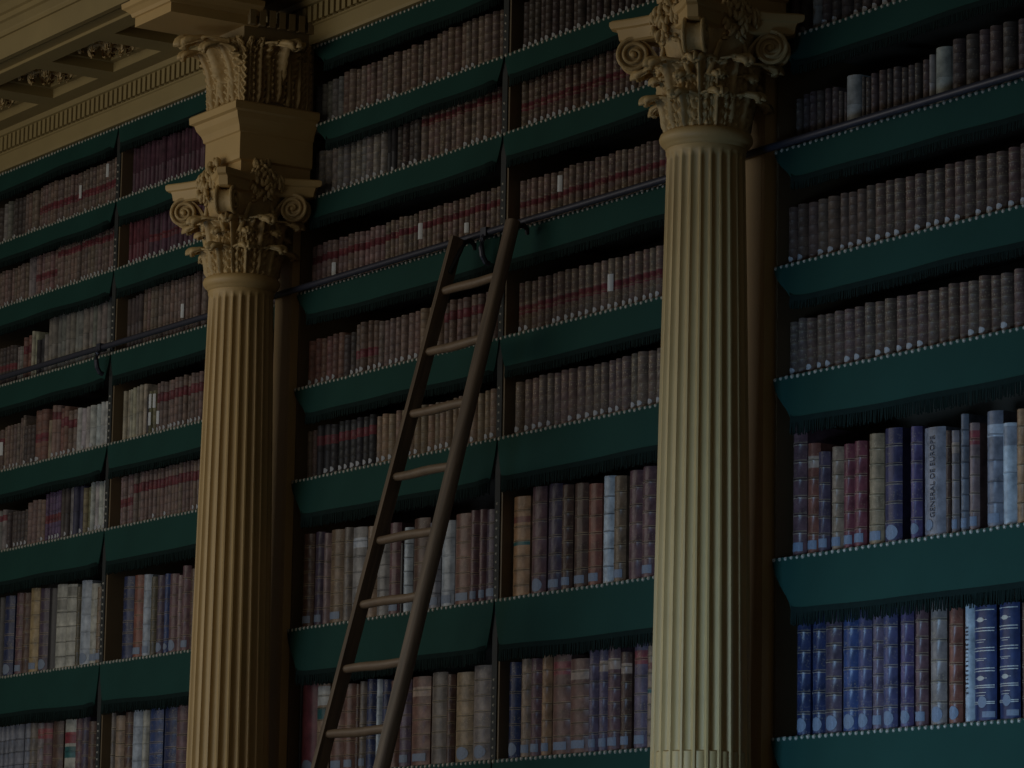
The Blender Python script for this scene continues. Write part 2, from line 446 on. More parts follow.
    for i in (0, 2, 3):
        if fl is None:
            b = MB(); rnd = random.Random(5)
            for q in range(64):                      # a dense boss of small curled leaves
                a = rnd.uniform(0, 2 * PI); k = math.sqrt(rnd.random()); y = .088 * k * math.cos(a); z = .098 * k * math.sin(a)
                if z > .02: y *= .75
                r_ = rnd.uniform(.009, .017)
                x = .016 * (1 - k * k) - max(0, z) * .55
                vs, fs = ball((0, 0, 0), r_, 8, 5)
                X = Matrix.Translation((x, y, z)) @ Matrix.Rotation(rnd.uniform(-.6, .6) + y * 6, 4, 'X') @ Matrix.Diagonal((.9, .75, 1.5, 1))
                b.add(vs, fs, 'carved', X=X)
            fl = b.build('fleuron', cap, smooth=True)
            o = fl
        else:
            o = fl.copy(); COL.objects.link(o); o.parent = cap
        a = i * PI / 2
        o.location = (.196 * math.cos(a), .196 * math.sin(a), zc + .425); o.rotation_euler = (0, 0, a)
    return root
column(-CX, 'fluted ochre column with carved capital at the far end of the ladder bookcase')
column(CX, 'fluted ochre column nearest the camera, between the ladder and the blue volumes')

# ---------------------------------------------------------------- carved blocks over the columns
def console(sx, label):
    root = empty('console_block', (sx, 0, 5.15)); tag(root, label, 'console', 'carved blocks above the column capitals'); root['kind'] = 'thing'
    yf = -.385; hw = .172
    def stack(prof, m, name, z0):            # square rings (extra projection, z) wrapped on front and both sides
        b = MB(); rows = []
        for e, z in prof:
            rows.append([(-hw - e, -.004, z), (-hw - e, yf - e, z), (hw + e, yf - e, z), (hw + e, -.004, z)])
        b.grid(rows, m, True)
        b.add(rows[0], [(0, 1, 2, 3)], m); b.add(rows[-1], [(3, 2, 1, 0)], m)
        return b.build(name, root)
    Z = lambda z: z - 5.15
    stack([(-.028, Z(5.146)), (-.028, Z(5.215)), (-.012, Z(5.222)), (-.010, Z(5.240)), (-.010, Z(5.34)), (-.002, Z(5.345)), (.0, Z(5.36)), (.006, Z(5.375)), (.022, Z(5.40)), (.030, Z(5.425)), (.046, Z(5.432)), (.048, Z(5.462)), (.040, Z(5.470)), (-.01, Z(5.478))], 'stone', 'architrave', 0)
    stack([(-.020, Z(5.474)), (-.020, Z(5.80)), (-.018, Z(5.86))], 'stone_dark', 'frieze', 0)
    # carved leaves on front and sides of the frieze
    b = MB()
    for j, (y, w, h, z) in enumerate(((-.10, .10, .30, .0), (.10, .10, .30, .0), (0, .12, .27, 0.02), (-.148, .05, .3, 0), (.148, .05, .3, 0))):
        lb = acanthus(w, h, .05, lobes=9, flat=True); b.add(lb.v, lb.f, 'carved', X=Matrix.Translation((-.006, y, z)))
    for y in (-.052, .052): b.tube([(.012, y, 0), (.012, y, .30)], .011, 'carved', 8)
    first = leaf_obj(b, 'acanthus_relief', root, (0, yf + .02, Z(5.478)), -PI / 2)
    for px, py, a in ((hw - .02, -.19, 0), (-hw + .02, -.19, PI)):
        o = first.copy(); COL.objects.link(o); o.parent = root; o.location = (px, py, Z(5.478)); o.rotation_euler = (0, 0, a)
    # big leaf curling forward under the projecting beam
    b = MB(); lb = acanthus(.24, .16, .20, lobes=7); b.add(lb.v, lb.f, 'carved')
    for sy in (-.10, .10):
        lb = acanthus(.12, .14, .15, lobes=6); b.add(lb.v, lb.f, 'carved', X=Matrix.Translation((0, sy, -.01)))
    leaf_obj(b, 'curled_leaf', root, (0, yf + .01, Z(5.585)), -PI / 2)
    b = MB(); lb = acanthus(.26, .16, .13, lobes=7); b.add(lb.v, lb.f, 'carved')
    leaf_obj(b, 'curled_leaf', root, (hw - .02, -.18, Z(5.58)), 0)
    # the beam from the block to the cornice front, moulded along its edges
    b = MB(); yb = -.745
    rows = []
    for e, z in ((0, 5.828), (0, 5.870), (.010, 5.873), (.016, 5.888), (.034, 5.905), (.046, 5.912), (.048, 5.935), (.02, 5.94), (.02, 5.985)):
        rows.append([(-hw - e, -.3, Z(z)), (-hw - e, yb - e, Z(z)), (hw + e, yb - e, Z(z)), (hw + e, -.3, Z(z))])
    b.grid(rows, 'stone', True); b.add(rows[0], [(0, 1, 2, 3)], 'stone'); b.add(rows[-1], [(3, 2, 1, 0)], 'stone')
    b.build('projecting_beam', root)
    # dentils along both flanks
    for sg in (-1, 1):
        b = MB(); y = -.36
        while y < -.02:
            xx = sg * hw
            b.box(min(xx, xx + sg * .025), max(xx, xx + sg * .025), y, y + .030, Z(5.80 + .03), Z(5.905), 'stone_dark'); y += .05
        b.build('dentil_band', root)
    return root
console(-CX, 'carved ochre block with acanthus leaves above the far column')
console(CX, 'ochre block above the near column, cut by the top of the picture')

# ---------------------------------------------------------------- cornice
X0, X1 = -PITCH - 1.9, PITCH + 1.7
cor = empty('trim_1', (0, 0, 5.78)); tag(cor, 'ochre cornice with dentils and a coffered underside above the bookcases', 'cornice', kind='structure')
def cpart(b, name, sm=False):
    o = b.build(name, cor); o.location = (0, 0, -5.78); return o
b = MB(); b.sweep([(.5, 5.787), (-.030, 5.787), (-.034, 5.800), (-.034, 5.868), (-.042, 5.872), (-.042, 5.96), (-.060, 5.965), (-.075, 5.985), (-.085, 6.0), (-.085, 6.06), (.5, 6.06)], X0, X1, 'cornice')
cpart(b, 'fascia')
b = MB(); x = X0 + .02
while x < X1:
    b.box(x, x + .030, -.066, -.040, 5.878, 5.952, 'cornice'); 
    b.add(*ball((x + .04, -.046, 5.895), .010, 6, 4), 'cornice'); x += .0505
cpart(b, 'dentil_band')
# soffit: frame bars with sunk coffers
b = MB(); zs = 5.985; P0 = -3.716; n0 = int((X0 - P0) / .667) - 1
b.box(X0, X1, -.17, -.03, zs, 6.10, 'cornice'); b.box(X0, X1, -.60, -.50, zs, 6.10, 'cornice')
cs = [P0 + .667 * i for i in range(n0, n0 + 20) if X0 + .3 < P0 + .667 * i < X1 - .3]
for c in cs:
    b.box(c + .252, c + .415, -.50, -.17, zs, 6.10, 'cornice')
    for (xa, xb, ya, yb) in ((c - .252, c + .252, -.20, -.17), (c - .252, c + .252, -.50, -.47), (c - .252, c - .222, -.47, -.20), (c + .222, c + .252, -.47, -.20)):
        b.box(xa, xb, ya, yb, 6.03, 6.10, 'cornice')
b.box(X0, X1, -.72, -.03, 6.10, 6.16, 'cornice')
cpart(b, 'coffered_soffit')
ros = None
for c in cs:
    if ros is None:
        b = MB()
        for ring_, n, l, w in ((0, 8, .13, .075), (1, 6, .085, .06)):
            for i in range(n):
                lb = acanthus(w, l, .05, lobes=4)
                X = Matrix.Rotation(2 * PI * (i + .5 * ring_) / n, 4, 'Z') @ Matrix.Translation((.01, 0, -.01 - .016 * ring_)) @ Matrix.Rotation(PI / 2, 4, 'Y')
                b.add(lb.v, lb.f, 'carved', X=X)
        b.add(*ball((0, 0, -.05), .026, 10, 6), 'carved')
        ros = b.build('rosette', cor, smooth=True); o = ros
    else:
        o = ros.copy(); COL.objects.link(o); o.parent = cor
    o.location = (c, -.335, 6.092 - 5.78); o.scale = (1.25, .92, 1)
b = MB()
b.sweep([(-.60, 6.16), (-.60, 6.0), (-.66, 6.0), (-.66, 6.03), (-.675, 6.03), (-.675, 5.995), (-.705, 5.995), (-.705, 6.10), (-.715, 6.105), (-.722, 6.125), (-.745, 6.15), (-.76, 6.155), (-.76, 6.18), (-.775, 6.185),
         (-.80, 6.21), (-.84, 6.24), (-.875, 6.29), (-.885, 6.33), (-.90, 6.335), (-.90, 6.37), (-.60, 6.40)], X0, X1, 'cornice')
cpart(b, 'corona')

# ---------------------------------------------------------------- rail
rail = empty('ladder_rail', (0, -.056, 4.668)); tag(rail, 'dark iron rail running along the bookcases for the ladder', 'rail')
b = MB(); b.tube([(-5.3, 0, 0), (-2, 0, 0), (2, 0, 0), (5.2, 0, 0)], .0145, 'iron', 12); b.build('bar', rail, smooth=True)
def bracket(x):
    b = MB()
    b.tube([(x, 0, 0), (x, -.022, -.03), (x, -.026, -.065), (x, -.02, -.10), (x, -.004, -.125), (x, .012, -.13)], .012, 'iron', 8)
    b.box(x - .02, x + .02, -.02, .02, -.018, .018, 'iron')
    b.build('bracket', rail, smooth=False)
for x in (-PITCH - .02, -.045, PITCH): bracket(x)

# ---------------------------------------------------------------- ladder
def lad(z): return -.128 - (4.67 - z) * (.59 / 2.2)
lean = math.atan(.59 / 2.2)
LT = 4.652; YB = lad(0); LEN = LT / math.cos(lean)
lroot = empty('ladder', (.038, YB, 0)); lroot.rotation_euler = (-lean, 0, 0)
tag(lroot, 'narrow worn wooden ladder hooked over the rail between the columns', 'ladder')
lroot['kind'] = 'thing'
def xr(t): return .219 + (LEN - t) * .028          # the right stile splays a little towards the foot
def stile(sg):
    b = MB(); rows = []
    N = 30
    for i in range(N + 1):
        t = i / N; z = LEN * t; k = 1 + .02 * math.sin(t * 11 + sg) 
        wy = .030 * k * (1 - .08 * t); wx = .052 * k * (1 - .10 * t); x0 = -.178 if sg < 0 else xr(z)
        row = [(x0, -wy, z), (x0, wy, z)]
        for a in range(1, 10):
            q = PI / 2 - PI * a / 10
            row.append((x0 + sg * wx * max(0, math.cos(q)) ** .6, wy * math.copysign(abs(math.sin(q)) ** .75, math.sin(q)), z))
        rows.append(row if sg > 0 else row[::-1])
    b.grid(rows, 'ladder', True); n = len(rows[0])
    b.add(rows[0], [tuple(range(n))[::-1]], 'ladder'); b.add(rows[-1], [tuple(range(n))], 'ladder')
    o = b.build('stile', lroot); smooth_angle(o, 40)
    # hook
    h = MB(); hx = -.176 if sg < 0 else .222; h.tube([(hx, .0, LEN - .16), (hx, .022, LEN - .05), (hx, .034, LEN - .008), (hx, .056, LEN + .008), (hx, .078, LEN - .002), (hx, .086, LEN - .022)], [.010, .010, .011, .012, .011, .008], 'hook', 8)
    h.build('hook', o, smooth=True)
stile(-1); stile(1)
z = 4.421; i = 0
while z > .2:
    s_ = z / math.cos(lean) + 0
    b = MB(); pts = [(-.184 + (xr(s_) + .19) * j / 8, .0, s_ + (.002 * math.sin(j + i))) for j in range(9)]
    b.tube(pts, [.0195 - .002 * abs(j - 4) / 4 for j in range(9)], 'rung', 12); b.build('rung', lroot, smooth=True)
    z -= .2625; i += 1

# ---------------------------------------------------------------- books
TINT = {'black': (.022, .020, .022), 'darkbrown': (.090, .050, .037), 'brown': (.17, .090, .070), 'purplebrown': (.130, .070, .076), 'redbrown': (.20, .075, .052),
        'maroon': (.165, .048, .058), 'darkpurple': (.075, .055, .080), 'navypurple': (.045, .040, .085), 'violet': (.085, .065, .14), 'purple': (.125, .095, .135),
        'navy': (.026, .036, .092), 'blue': (.045, .075, .19), 'bluepurple': (.085, .085, .17), 'navygilt': (.022, .036, .105), 'tan': (.27, .19, .13), 'goldtan': (.26, .19, .115),
        'bluetan': (.25, .21, .19), 'orangetan': (.33, .19, .10), 'yellowtan': (.33, .24, .12), 'goldbrown': (.17, .115, .072), 'greybrown': (.16, .135, .115), 'grey': (.26, .25, .24),
        'greyvellum': (.245, .24, .265), 'greypink': (.235, .20, .20), 'slate': (.17, .18, .205), 'pinkish': (.26, .18, .17), 'bluegrey': (.215, .225, .265), 'paleblue': (.33, .37, .41),
        'bluewhite': (.42, .48, .52), 'cream': (.44, .43, .36), 'olive': (.09, .078, .05)}
WORD = {'black': 'black', 'darkbrown': 'dark brown', 'brown': 'brown', 'purplebrown': 'purplish brown', 'redbrown': 'reddish brown', 'maroon': 'maroon', 'darkpurple': 'dark purple',
        'navypurple': 'dark violet', 'violet': 'violet', 'purple': 'dull purple', 'navy': 'navy', 'blue': 'blue', 'bluepurple': 'bluish purple', 'navygilt': 'navy gilt-ruled', 'tan': 'tan',
        'goldtan': 'golden tan', 'bluetan': 'greyish tan', 'orangetan': 'orange tan', 'yellowtan': 'yellowish tan', 'goldbrown': 'golden brown', 'greybrown': 'grey-brown', 'grey': 'grey',
        'greyvellum': 'grey vellum', 'greypink': 'pinkish grey', 'slate': 'slate grey', 'pinkish': 'pinkish brown', 'bluegrey': 'bluish grey', 'paleblue': 'pale blue', 'bluewhite': 'bluish white',
        'cream': 'cream vellum', 'olive': 'olive brown'}
RED = (.21, .035, .045); GREEN = (.02, .085, .085); BLACKISH = (.03, .027, .03); GILT = (.36, .29, .17); WHITE = (.50, .49, .44)
def mul(c, k): return tuple(x * k for x in c)
def book_geo(b, w, h, d, tint,  bands=(), segs=(), orn=.4, bulge=None, X=None, gilt=True, ridge=.0022, cord=.5, na=6, mat='leather'):
    """Boards, rounded spine with raised cords, page block.  bands: heights 0..1; segs: (v0, v1, tint) coloured pieces of the spine."""
    bulge = min(.42 * w, .024) if bulge is None else bulge
    vs = {0., 1.}
    for v in bands:
        e = .006 if h > .3 else .006
        for k in (-2.2, -1, 1, 2.2): vs.add(round(v + k * e, 4))
    for s0, s1, _ in segs: vs.add(s0); vs.add(s1)
    vs = sorted(x for x in vs if 0 <= x <= 1)
    def zone(v):
        for q in bands:
            e = .006 if h > .3 else .006
            if abs(v - q) < e: return 'cord'
            if abs(v - q) < 2.3 * e: return 'rule'
        return None
    n = na; P = []; 
    for v in vs:
        rg = ridge if any(abs(v - q) < (.0075 if h > .3 else .0100) for q in bands) else 0
        row = [(-w / 2, d, v * h)]
        for j in range(n + 1):
            u = -1 + 2 * j / n
            row.append((u * w / 2 * .985, -(bulge + rg) * (1 - u * u) ** .8, v * h))
        row.append((w / 2, d, v * h)); P.append(row)
    m = len(P[0]); base = len(b.v)
    flat = [p for r in P for p in r]
    b.v += [tuple(X @ Vector(p)) for p in flat] if X is not None else flat
    for i in range(len(P) - 1):
        vm = (vs[i] + vs[i + 1]) / 2; zn = zone(vm)
        t = tint; o = orn
        for s0, s1, c in segs:
            if s0 <= vm <= s1: t = c; o = min(orn, .3)
        if zn == 'cord': t = mul(t, cord); o = 0  # cords darkened: shadow lines put into the tint, true dark bands on some
        elif zn == 'rule' and gilt: t = tuple(.55 * a + .45 * g for a, g in zip(t, GILT)); o = 0
        for j in range(m - 1):
            side = j == 0 or j == m - 2
            b.face((base + i * m + j, base + i * m + j + 1, base + (i + 1) * m + j + 1, base + (i + 1) * m + j), mat, mul(tint, .85) if side else t, 0 if side else o)
    k = base + (len(P) - 1) * m
    b.face(tuple(base + j for j in range(m))[::-1], mat, tint)
    b.face(tuple(k + j for j in range(m)), 'page', (.4, .36, .27))
    b.face(tuple(x for i in range(len(P)) for x in (base + i * m,))[::-1] + tuple(base + i * m + m - 1 for i in range(len(P))), 'page', (.4, .36, .27))
    return bulge
def on_spine(w, bulge, u, z, off=.0016): return (u * w / 2 * .985, -(bulge) * max(0, 1 - u * u) ** .8 - off, z)
def patch(w, h, bulge, u0, u1, z0, z1, mat, off=.0042, tint=(1, 1, 1), orn=0.):
    b = MB(); rows = [[on_spine(w, bulge, u0 + (u1 - u0) * j / 8, z, off) for j in range(9)] for z in (z0, z1)]
    b.grid(rows, mat, tint=tint); b.orn = [orn] * len(b.f); return b
def disc(w, bulge, u, z, ru, rz, mat='paper', off=.0022):
    b = MB(); n = 14; vs = [on_spine(w, bulge, u, z, off)]
    for k in (.5, 1.):
        for j in range(n):
            a = 2 * PI * j / n; vs.append(on_spine(w, bulge, max(-.97, min(.97, u + ru * k * math.cos(a))), z + rz * k * math.sin(a), off))
    fs = [(0, 1 + j, 1 + (j + 1) % n) for j in range(n)] + [(1 + j, 1 + n + j, 1 + n + (j + 1) % n, 1 + (j + 1) % n) for j in range(n)]
    b.add(vs, fs, mat); return b
YF = .095                                   # the spines stand this far behind the case front
GROUP = 'old books shelved in the bookcases'
n_books = 0
def finish(root, label):
    global n_books
    tag(root, label, 'book', GROUP); n_books += 1
def place(x, z, back=0.): return (x, YF - back + U(-.004, .006), z)

FOLIOS = {
 ('RA', 'S6'): [(1.896,1.974,0.478,'purplebrown','m'), (1.985,2.055,0.407,'redbrown','ml'), (2.060,2.122,0.368,'darkpurple','m'), (2.126,2.189,0.379,'tan','m'), (2.197,2.258,0.381,'maroon','m'), (2.262,2.327,0.383,'maroon','m'), (2.338,2.419,0.400,'goldtan','m'), (2.430,2.516,0.408,'navypurple','r'), (2.582,2.641,0.398,'violet','r'), (2.645,2.764,0.384,'greyvellum','t'), (2.767,2.792,0.365,'darkbrown',''), (2.795,2.834,0.361,'greypink','ml'), (2.839,2.877,0.413,'slate','m'), (2.889,2.929,0.375,'pinkish','mR'), (2.977,3.060,0.403,'bluegrey','ml'), (3.062,3.130,0.353,'bluewhite','w'), (3.136,3.196,0.391,'orangetan','')],
 ('RA', 'S7'): [(1.936,2.011,0.442,'navy','r'), (2.016,2.091,0.440,'navy','r'), (2.093,2.185,0.436,'darkpurple','r'), (2.192,2.278,0.436,'blue','r'), (2.283,2.357,0.429,'bluepurple','r'), (2.362,2.424,0.424,'purple','m'), (2.431,2.504,0.424,'bluepurple','r'), (2.516,2.579,0.429,'violet','r'), (2.601,2.662,0.423,'purplebrown','m'), (2.680,2.757,0.429,'bluetan','r'), (2.786,2.854,0.396,'redbrown','r'), (2.860,2.910,0.406,'bluewhite','v'), (2.914,3.030,0.393,'navygilt','G'), (3.040,3.146,0.393,'navygilt','G'), (3.153,3.200,0.387,'darkbrown','')],
 ('MB', 'S6'): [(0.033,0.150,0.410,'orangetan','D'), (0.169,0.267,0.437,'purplebrown','r'), (0.288,0.378,0.437,'darkpurple','m'), (0.400,0.473,0.422,'darkbrown','m'), (0.478,0.567,0.419,'darkbrown','m'), (0.584,0.672,0.406,'redbrown','m'), (0.679,0.756,0.428,'bluewhite','b'), (0.760,0.831,0.419,'goldbrown','m'), (0.853,0.942,0.430,'purplebrown',''), (0.951,1.038,0.434,'purplebrown','m'), (1.043,1.096,0.426,'darkbrown','')],
 ('MB', 'S7'): [(0.023,0.104,0.389,'navy','r'), (0.114,0.187,0.397,'tan','m'), (0.192,0.264,0.393,'purplebrown','m'), (0.269,0.334,0.402,'orangetan','m'), (0.336,0.463,0.397,'brown','mR'), (0.469,0.600,0.372,'brown','ml'), (0.605,0.663,0.401,'purple','m'), (0.665,0.728,0.400,'purple','ml'), (0.733,0.808,0.405,'purplebrown','ml'), (0.824,0.888,0.377,'darkbrown','ml'), (0.900,0.986,0.406,'purple','mR'), (0.997,1.054,0.407,'tan','D')],
 ('MA', 'S6'): [(-1.758,-1.673,0.437,'black',''), (-1.669,-1.578,0.418,'darkbrown','m'), (-1.570,-1.499,0.420,'darkpurple','m'), (-1.491,-1.436,0.408,'pinkish',''), (-1.428,-1.320,0.414,'goldbrown','m'), (-1.312,-1.243,0.415,'greybrown',''), (-1.237,-1.121,0.406,'grey','l'), (-1.117,-1.039,0.401,'tan',''), (-1.034,-0.937,0.329,'grey',''), (-0.936,-0.850,0.398,'purplebrown','m'), (-0.842,-0.813,0.305,'black',''), (-0.810,-0.749,0.368,'bluewhite','b'), (-0.743,-0.614,0.397,'darkbrown','m'), (-0.608,-0.523,0.367,'bluegrey','m'), (-0.517,-0.422,0.367,'paleblue','m'), (-0.408,-0.281,0.383,'brown','m'), (-0.274,-0.218,0.387,'purplebrown','m'), (-0.212,-0.160,0.386,'purplebrown','m'), (-0.155,-0.075,0.378,'darkpurple','m')],  # the narrow black book stands in for the shade in a gap
 ('MA', 'S7'): [(-1.758,-1.658,0.448,'black',''), (-1.654,-1.520,0.411,'maroon','r'), (-1.514,-1.411,0.393,'tan','C'), (-1.403,-1.292,0.387,'brown','m'), (-1.284,-1.200,0.380,'brown','m'), (-1.193,-1.155,0.376,'darkbrown',''), (-1.149,-1.090,0.383,'greybrown','m'), (-1.087,-1.012,0.388,'navy',''), (-1.009,-0.968,0.385,'bluewhite',''), (-0.964,-0.894,0.379,'navy',''), (-0.891,-0.822,0.370,'brown',''), (-0.816,-0.734,0.370,'purple','m'), (-0.727,-0.577,0.374,'brown','ml'), (-0.570,-0.450,0.384,'greybrown',''), (-0.443,-0.387,0.370,'darkbrown',''), (-0.384,-0.250,0.372,'goldtan','r'), (-0.243,-0.117,0.391,'bluetan','r')],
 ('LA', 'S6'): [(-4.907,-4.833,0.420,'purplebrown',''), (-4.826,-4.754,0.414,'black',''), (-4.748,-4.651,0.415,'navy','r'), (-4.613,-4.533,0.421,'purplebrown','m'), (-4.525,-4.450,0.414,'darkbrown',''), (-4.446,-4.354,0.431,'yellowtan','m'), (-4.350,-4.245,0.422,'darkpurple','r'), (-4.237,-4.149,0.414,'black',''), (-4.142,-4.040,0.425,'cream','B'), (-4.037,-3.933,0.417,'cream','B'), (-3.929,-3.881,0.399,'olive',''), (-3.878,-3.775,0.423,'paleblue','r'), (-3.770,-3.690,0.400,'cream','m'), (-3.685,-3.629,0.378,'goldbrown','m')],  # the second black book fills a gap, its blackness standing for shade
 ('LB', 'S6'): [(-3.413,-3.311,0.403,'navy',''), (-3.302,-3.211,0.401,'redbrown','m'), (-3.204,-3.130,0.397,'paleblue','m'), (-3.127,-3.066,0.381,'olive',''), (-3.063,-2.996,0.382,'darkpurple','r'), (-2.993,-2.946,0.385,'blue','r'), (-2.942,-2.864,0.378,'purplebrown','r'), (-2.851,-2.805,0.365,'pinkish',''), (-2.801,-2.731,0.404,'purplebrown','m'), (-2.724,-2.650,0.383,'darkbrown','')],  # the olive book is a strip of shadow between spines, built as a book
 ('LA', 'S7'): [(-4.787,-4.741,0.397,'bluegrey','b'), (-4.735,-4.690,0.394,'bluegrey','b'), (-4.684,-4.634,0.396,'bluegrey','b'), (-4.629,-4.568,0.398,'bluegrey','b'), (-4.562,-4.491,0.399,'bluegrey','b'), (-4.452,-4.389,0.398,'bluegrey','b'), (-4.379,-4.312,0.395,'greybrown','b'), (-4.305,-4.236,0.391,'greypink','R'), (-4.231,-4.152,0.387,'purplebrown','R'), (-4.131,-4.028,0.391,'darkbrown',''), (-4.002,-3.884,0.393,'cream','C'), (-3.880,-3.811,0.392,'purplebrown','m'), (-3.804,-3.738,0.397,'darkpurple','m'), (-3.733,-3.658,0.371,'darkbrown',''), (-3.654,-3.582,0.394,'goldbrown','R')],
 ('LB', 'S7'): [(-3.541,-3.476,0.402,'greybrown','b'), (-3.441,-3.359,0.383,'tan','b'), (-3.355,-3.282,0.396,'darkbrown',''), (-3.271,-3.194,0.400,'paleblue',''), (-3.167,-3.118,0.396,'cream',''), (-3.099,-2.968,0.399,'blue','m'), (-2.956,-2.831,0.400,'navy','m'), (-2.826,-2.731,0.402,'purplebrown','mb'), (-2.724,-2.622,0.388,'darkbrown','')],
}
def folio(hb, sh, i, x0, x1, h, c, fl, where):
    x0 = max(x0, -CX + .083) if hb == 'MA' else max(x0, CX + .099) if hb == 'RA' else x0; x0 = max(x0, -PITCH + .027) if hb == 'LB' else max(x0, .027) if hb == 'MB' else x0; x1 = min(x1, -PITCH - .025) if hb == 'LA' else min(x1, -.025) if hb == 'MA' else x1; gap = .0055; w = max(.018, x1 - x0 - gap); t = mul(TINT[c], .72 if c in ('grey', 'greyvellum', 'slate', 'bluegrey', 'greypink', 'bluetan', 'pinkish', 'cream', 'blue', 'bluepurple') else .85); d = .30
    vel = c in ('greyvellum', 'bluewhite', 'cream', 'paleblue') 
    segs = []; orn = .28 if c in ('goldtan', 'goldbrown', 'yellowtan', 'tan', 'navy', 'purple', 'violet', 'bluepurple', 'blue', 'bluetan') else .16
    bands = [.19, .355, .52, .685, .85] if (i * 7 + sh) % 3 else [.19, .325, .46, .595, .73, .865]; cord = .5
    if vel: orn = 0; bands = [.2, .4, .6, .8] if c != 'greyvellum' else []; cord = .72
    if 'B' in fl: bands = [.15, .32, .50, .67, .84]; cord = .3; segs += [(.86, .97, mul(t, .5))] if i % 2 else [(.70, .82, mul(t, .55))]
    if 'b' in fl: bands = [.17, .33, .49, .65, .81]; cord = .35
    if 'R' in fl: segs += [(.80, .93, (.20, .045, .05))]
    if 'l' in fl: segs += [(.78, .885, (.30, .22, .17) if c not in ('bluegrey', 'grey') else (.36, .39, .43))]
    if 'D' in fl: bands = [.12, .27, .41, .56, .70, .86]; segs += [(.515, .555, GREEN), (.74, .80, (.15, .05, .04))]
    if 'C' in fl: segs += [(.60, .73, GREEN), (.76, .97, (.40, .40, .37))] if c == 'tan' else [(.52, .66, GREEN), (.70, .84, RED)]
    if c == 'navygilt': bands = []; orn = .03
    if c in ('maroon', 'black') and 'm' not in fl: bands = []; orn = .05
    if 'w' in fl: bands = [.52]; segs += [(.78, .97, (.23, .25, .28))]; cord = .7
    if 'v' in fl: bands = []
    if c == 'bluegrey' and 'l' in fl: bands = [.22, .40, .58, .80]; cord = .55
    b = MB()
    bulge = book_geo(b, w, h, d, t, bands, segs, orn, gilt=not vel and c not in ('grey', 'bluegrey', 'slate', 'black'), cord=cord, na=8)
    root = b.build('book', attrs=True); smooth_angle(root, 22)
    root.location = place((x0 + x1) / 2, rz(hb, sh) + .0015, .045); root.rotation_euler = (0, U(-.003, .003), 0)
    extra = ''
    if ('r' in fl or 'm' in fl) :
        if 'r' in fl: disc(w, bulge, .18, .040, .60, min(.027, w * .36), off=.0018).build('shelf_mark', root)
        else: patch(w, h, bulge, -.46, .80, .022, .054, 'paper', .0018).build('shelf_mark', root)
    if 'r' in fl: extra = 'with round shelf sticker'
    if 'R' in fl: extra = 'with red title label'
    if 'l' in fl: extra = 'with pale title label'
    if 'D' in fl: extra = 'with dark green band'
    if 'C' in fl: extra = 'with green label'
    if 'B' in fl: extra = 'with dark crossbands'
    if c == 'navygilt':
        g = MB()
        for v in (.955, .80, .775, .63, .605, .455, .432, .31, .292, .17, .155):
            p = patch(w, h, bulge, -.93, .93, v * h, v * h + .0032, 'gilt', .0012); g.add(p.v, p.f, 'gilt')
        for v in (.875, .375):
            p = disc(w, bulge, 0, v * h, .32, .008, 'gilt', .0014); g.add(p.v, p.f, 'gilt')
            p = patch(w, h, bulge, -.5, .5, v * h - .001, v * h + .001, 'gilt', .0012); g.add(p.v, p.f, 'gilt')
        for v, q in ((.70, .55), (.68, .35), (.54, .6), (.525, .4), (.25, .55), (.225, .45)):
            p = patch(w, h, bulge, -q, q * .8, v * h, v * h + .0022, 'gilt', .0012); g.add(p.v, p.f, 'gilt')
        tl = g.build('gilt_tooling', root); disc(w, bulge, .14, .068, .36, .020).build('shelf_mark', root)
        patch(w, h, bulge, .15, .95, .016, .036, 'paper', .0016).build('shelf_label', root); extra = 'with round shelf sticker'
    if 't' in fl:                                   # inked title running up the vellum spine
        cu = bpy.data.curves.new('title_lettering', 'FONT'); cu.body = "GENERAL DE EUROPE"; cu.size = .040; cu.align_x = 'CENTER'; cu.align_y = 'CENTER'; cu.extrude = .0004
        cu.space_character = 1.02
        tmp = bpy.data.objects.new('title_source', cu); me = bpy.data.meshes.new_from_object(tmp); bpy.data.objects.remove(tmp); me.materials.clear(); me.materials.append(M['ink'])
        o = bpy.data.objects.new('title_lettering', me); COL.objects.link(o); o.parent = root
        o.location = (.012, -bulge - .0012, h * .55); o.rotation_euler = (PI / 2, -PI / 2, 0); o.scale = (.72, .8, 1)
        disc(w, bulge, -.1, .045, .34, .020).build('shelf_mark', root); extra = 'with inked vertical title'
    if 'v' in fl:
        g = MB(); z = .10
        while z < h * .82:
            l = U(.006, .014); p = patch(w, h, bulge, -.25 + U(-.1, .1), .3, z, z + l * .55, 'ink', .001); g.add(p.v, p.f, 'ink'); z += l + U(0, .008)
        g.build('title_lettering', root); extra = 'with writing up spine'
    finish(root, ' '.join(('%s%s book %s, %s on %s, %s' % ('' if extra else 'tall ', WORD[c], extra, where, SHELF[sh], PLACE[hb])).replace(' ,', ',').split()))
CNT = {'LA': 'left of divider', 'LB': 'right of divider', 'MA': 'from far column', 'MB': 'right of divider', 'RA': 'from near column'}
def short(hb, i): return '%s %s' % (ORD[i], CNT[hb])
PLACE_S = {'LA': 'far bay', 'LB': 'far bay', 'MA': 'ladder bay', 'MB': 'ladder bay', 'RA': 'near bay'}
SHELF_S = {7: 'lowest shelf', 6: 'second-lowest shelf', 5: 'third-lowest shelf', 4: 'fourth-lowest shelf', 3: 'railed shelf'}
PLACE = PLACE_S; SHELF = SHELF_S
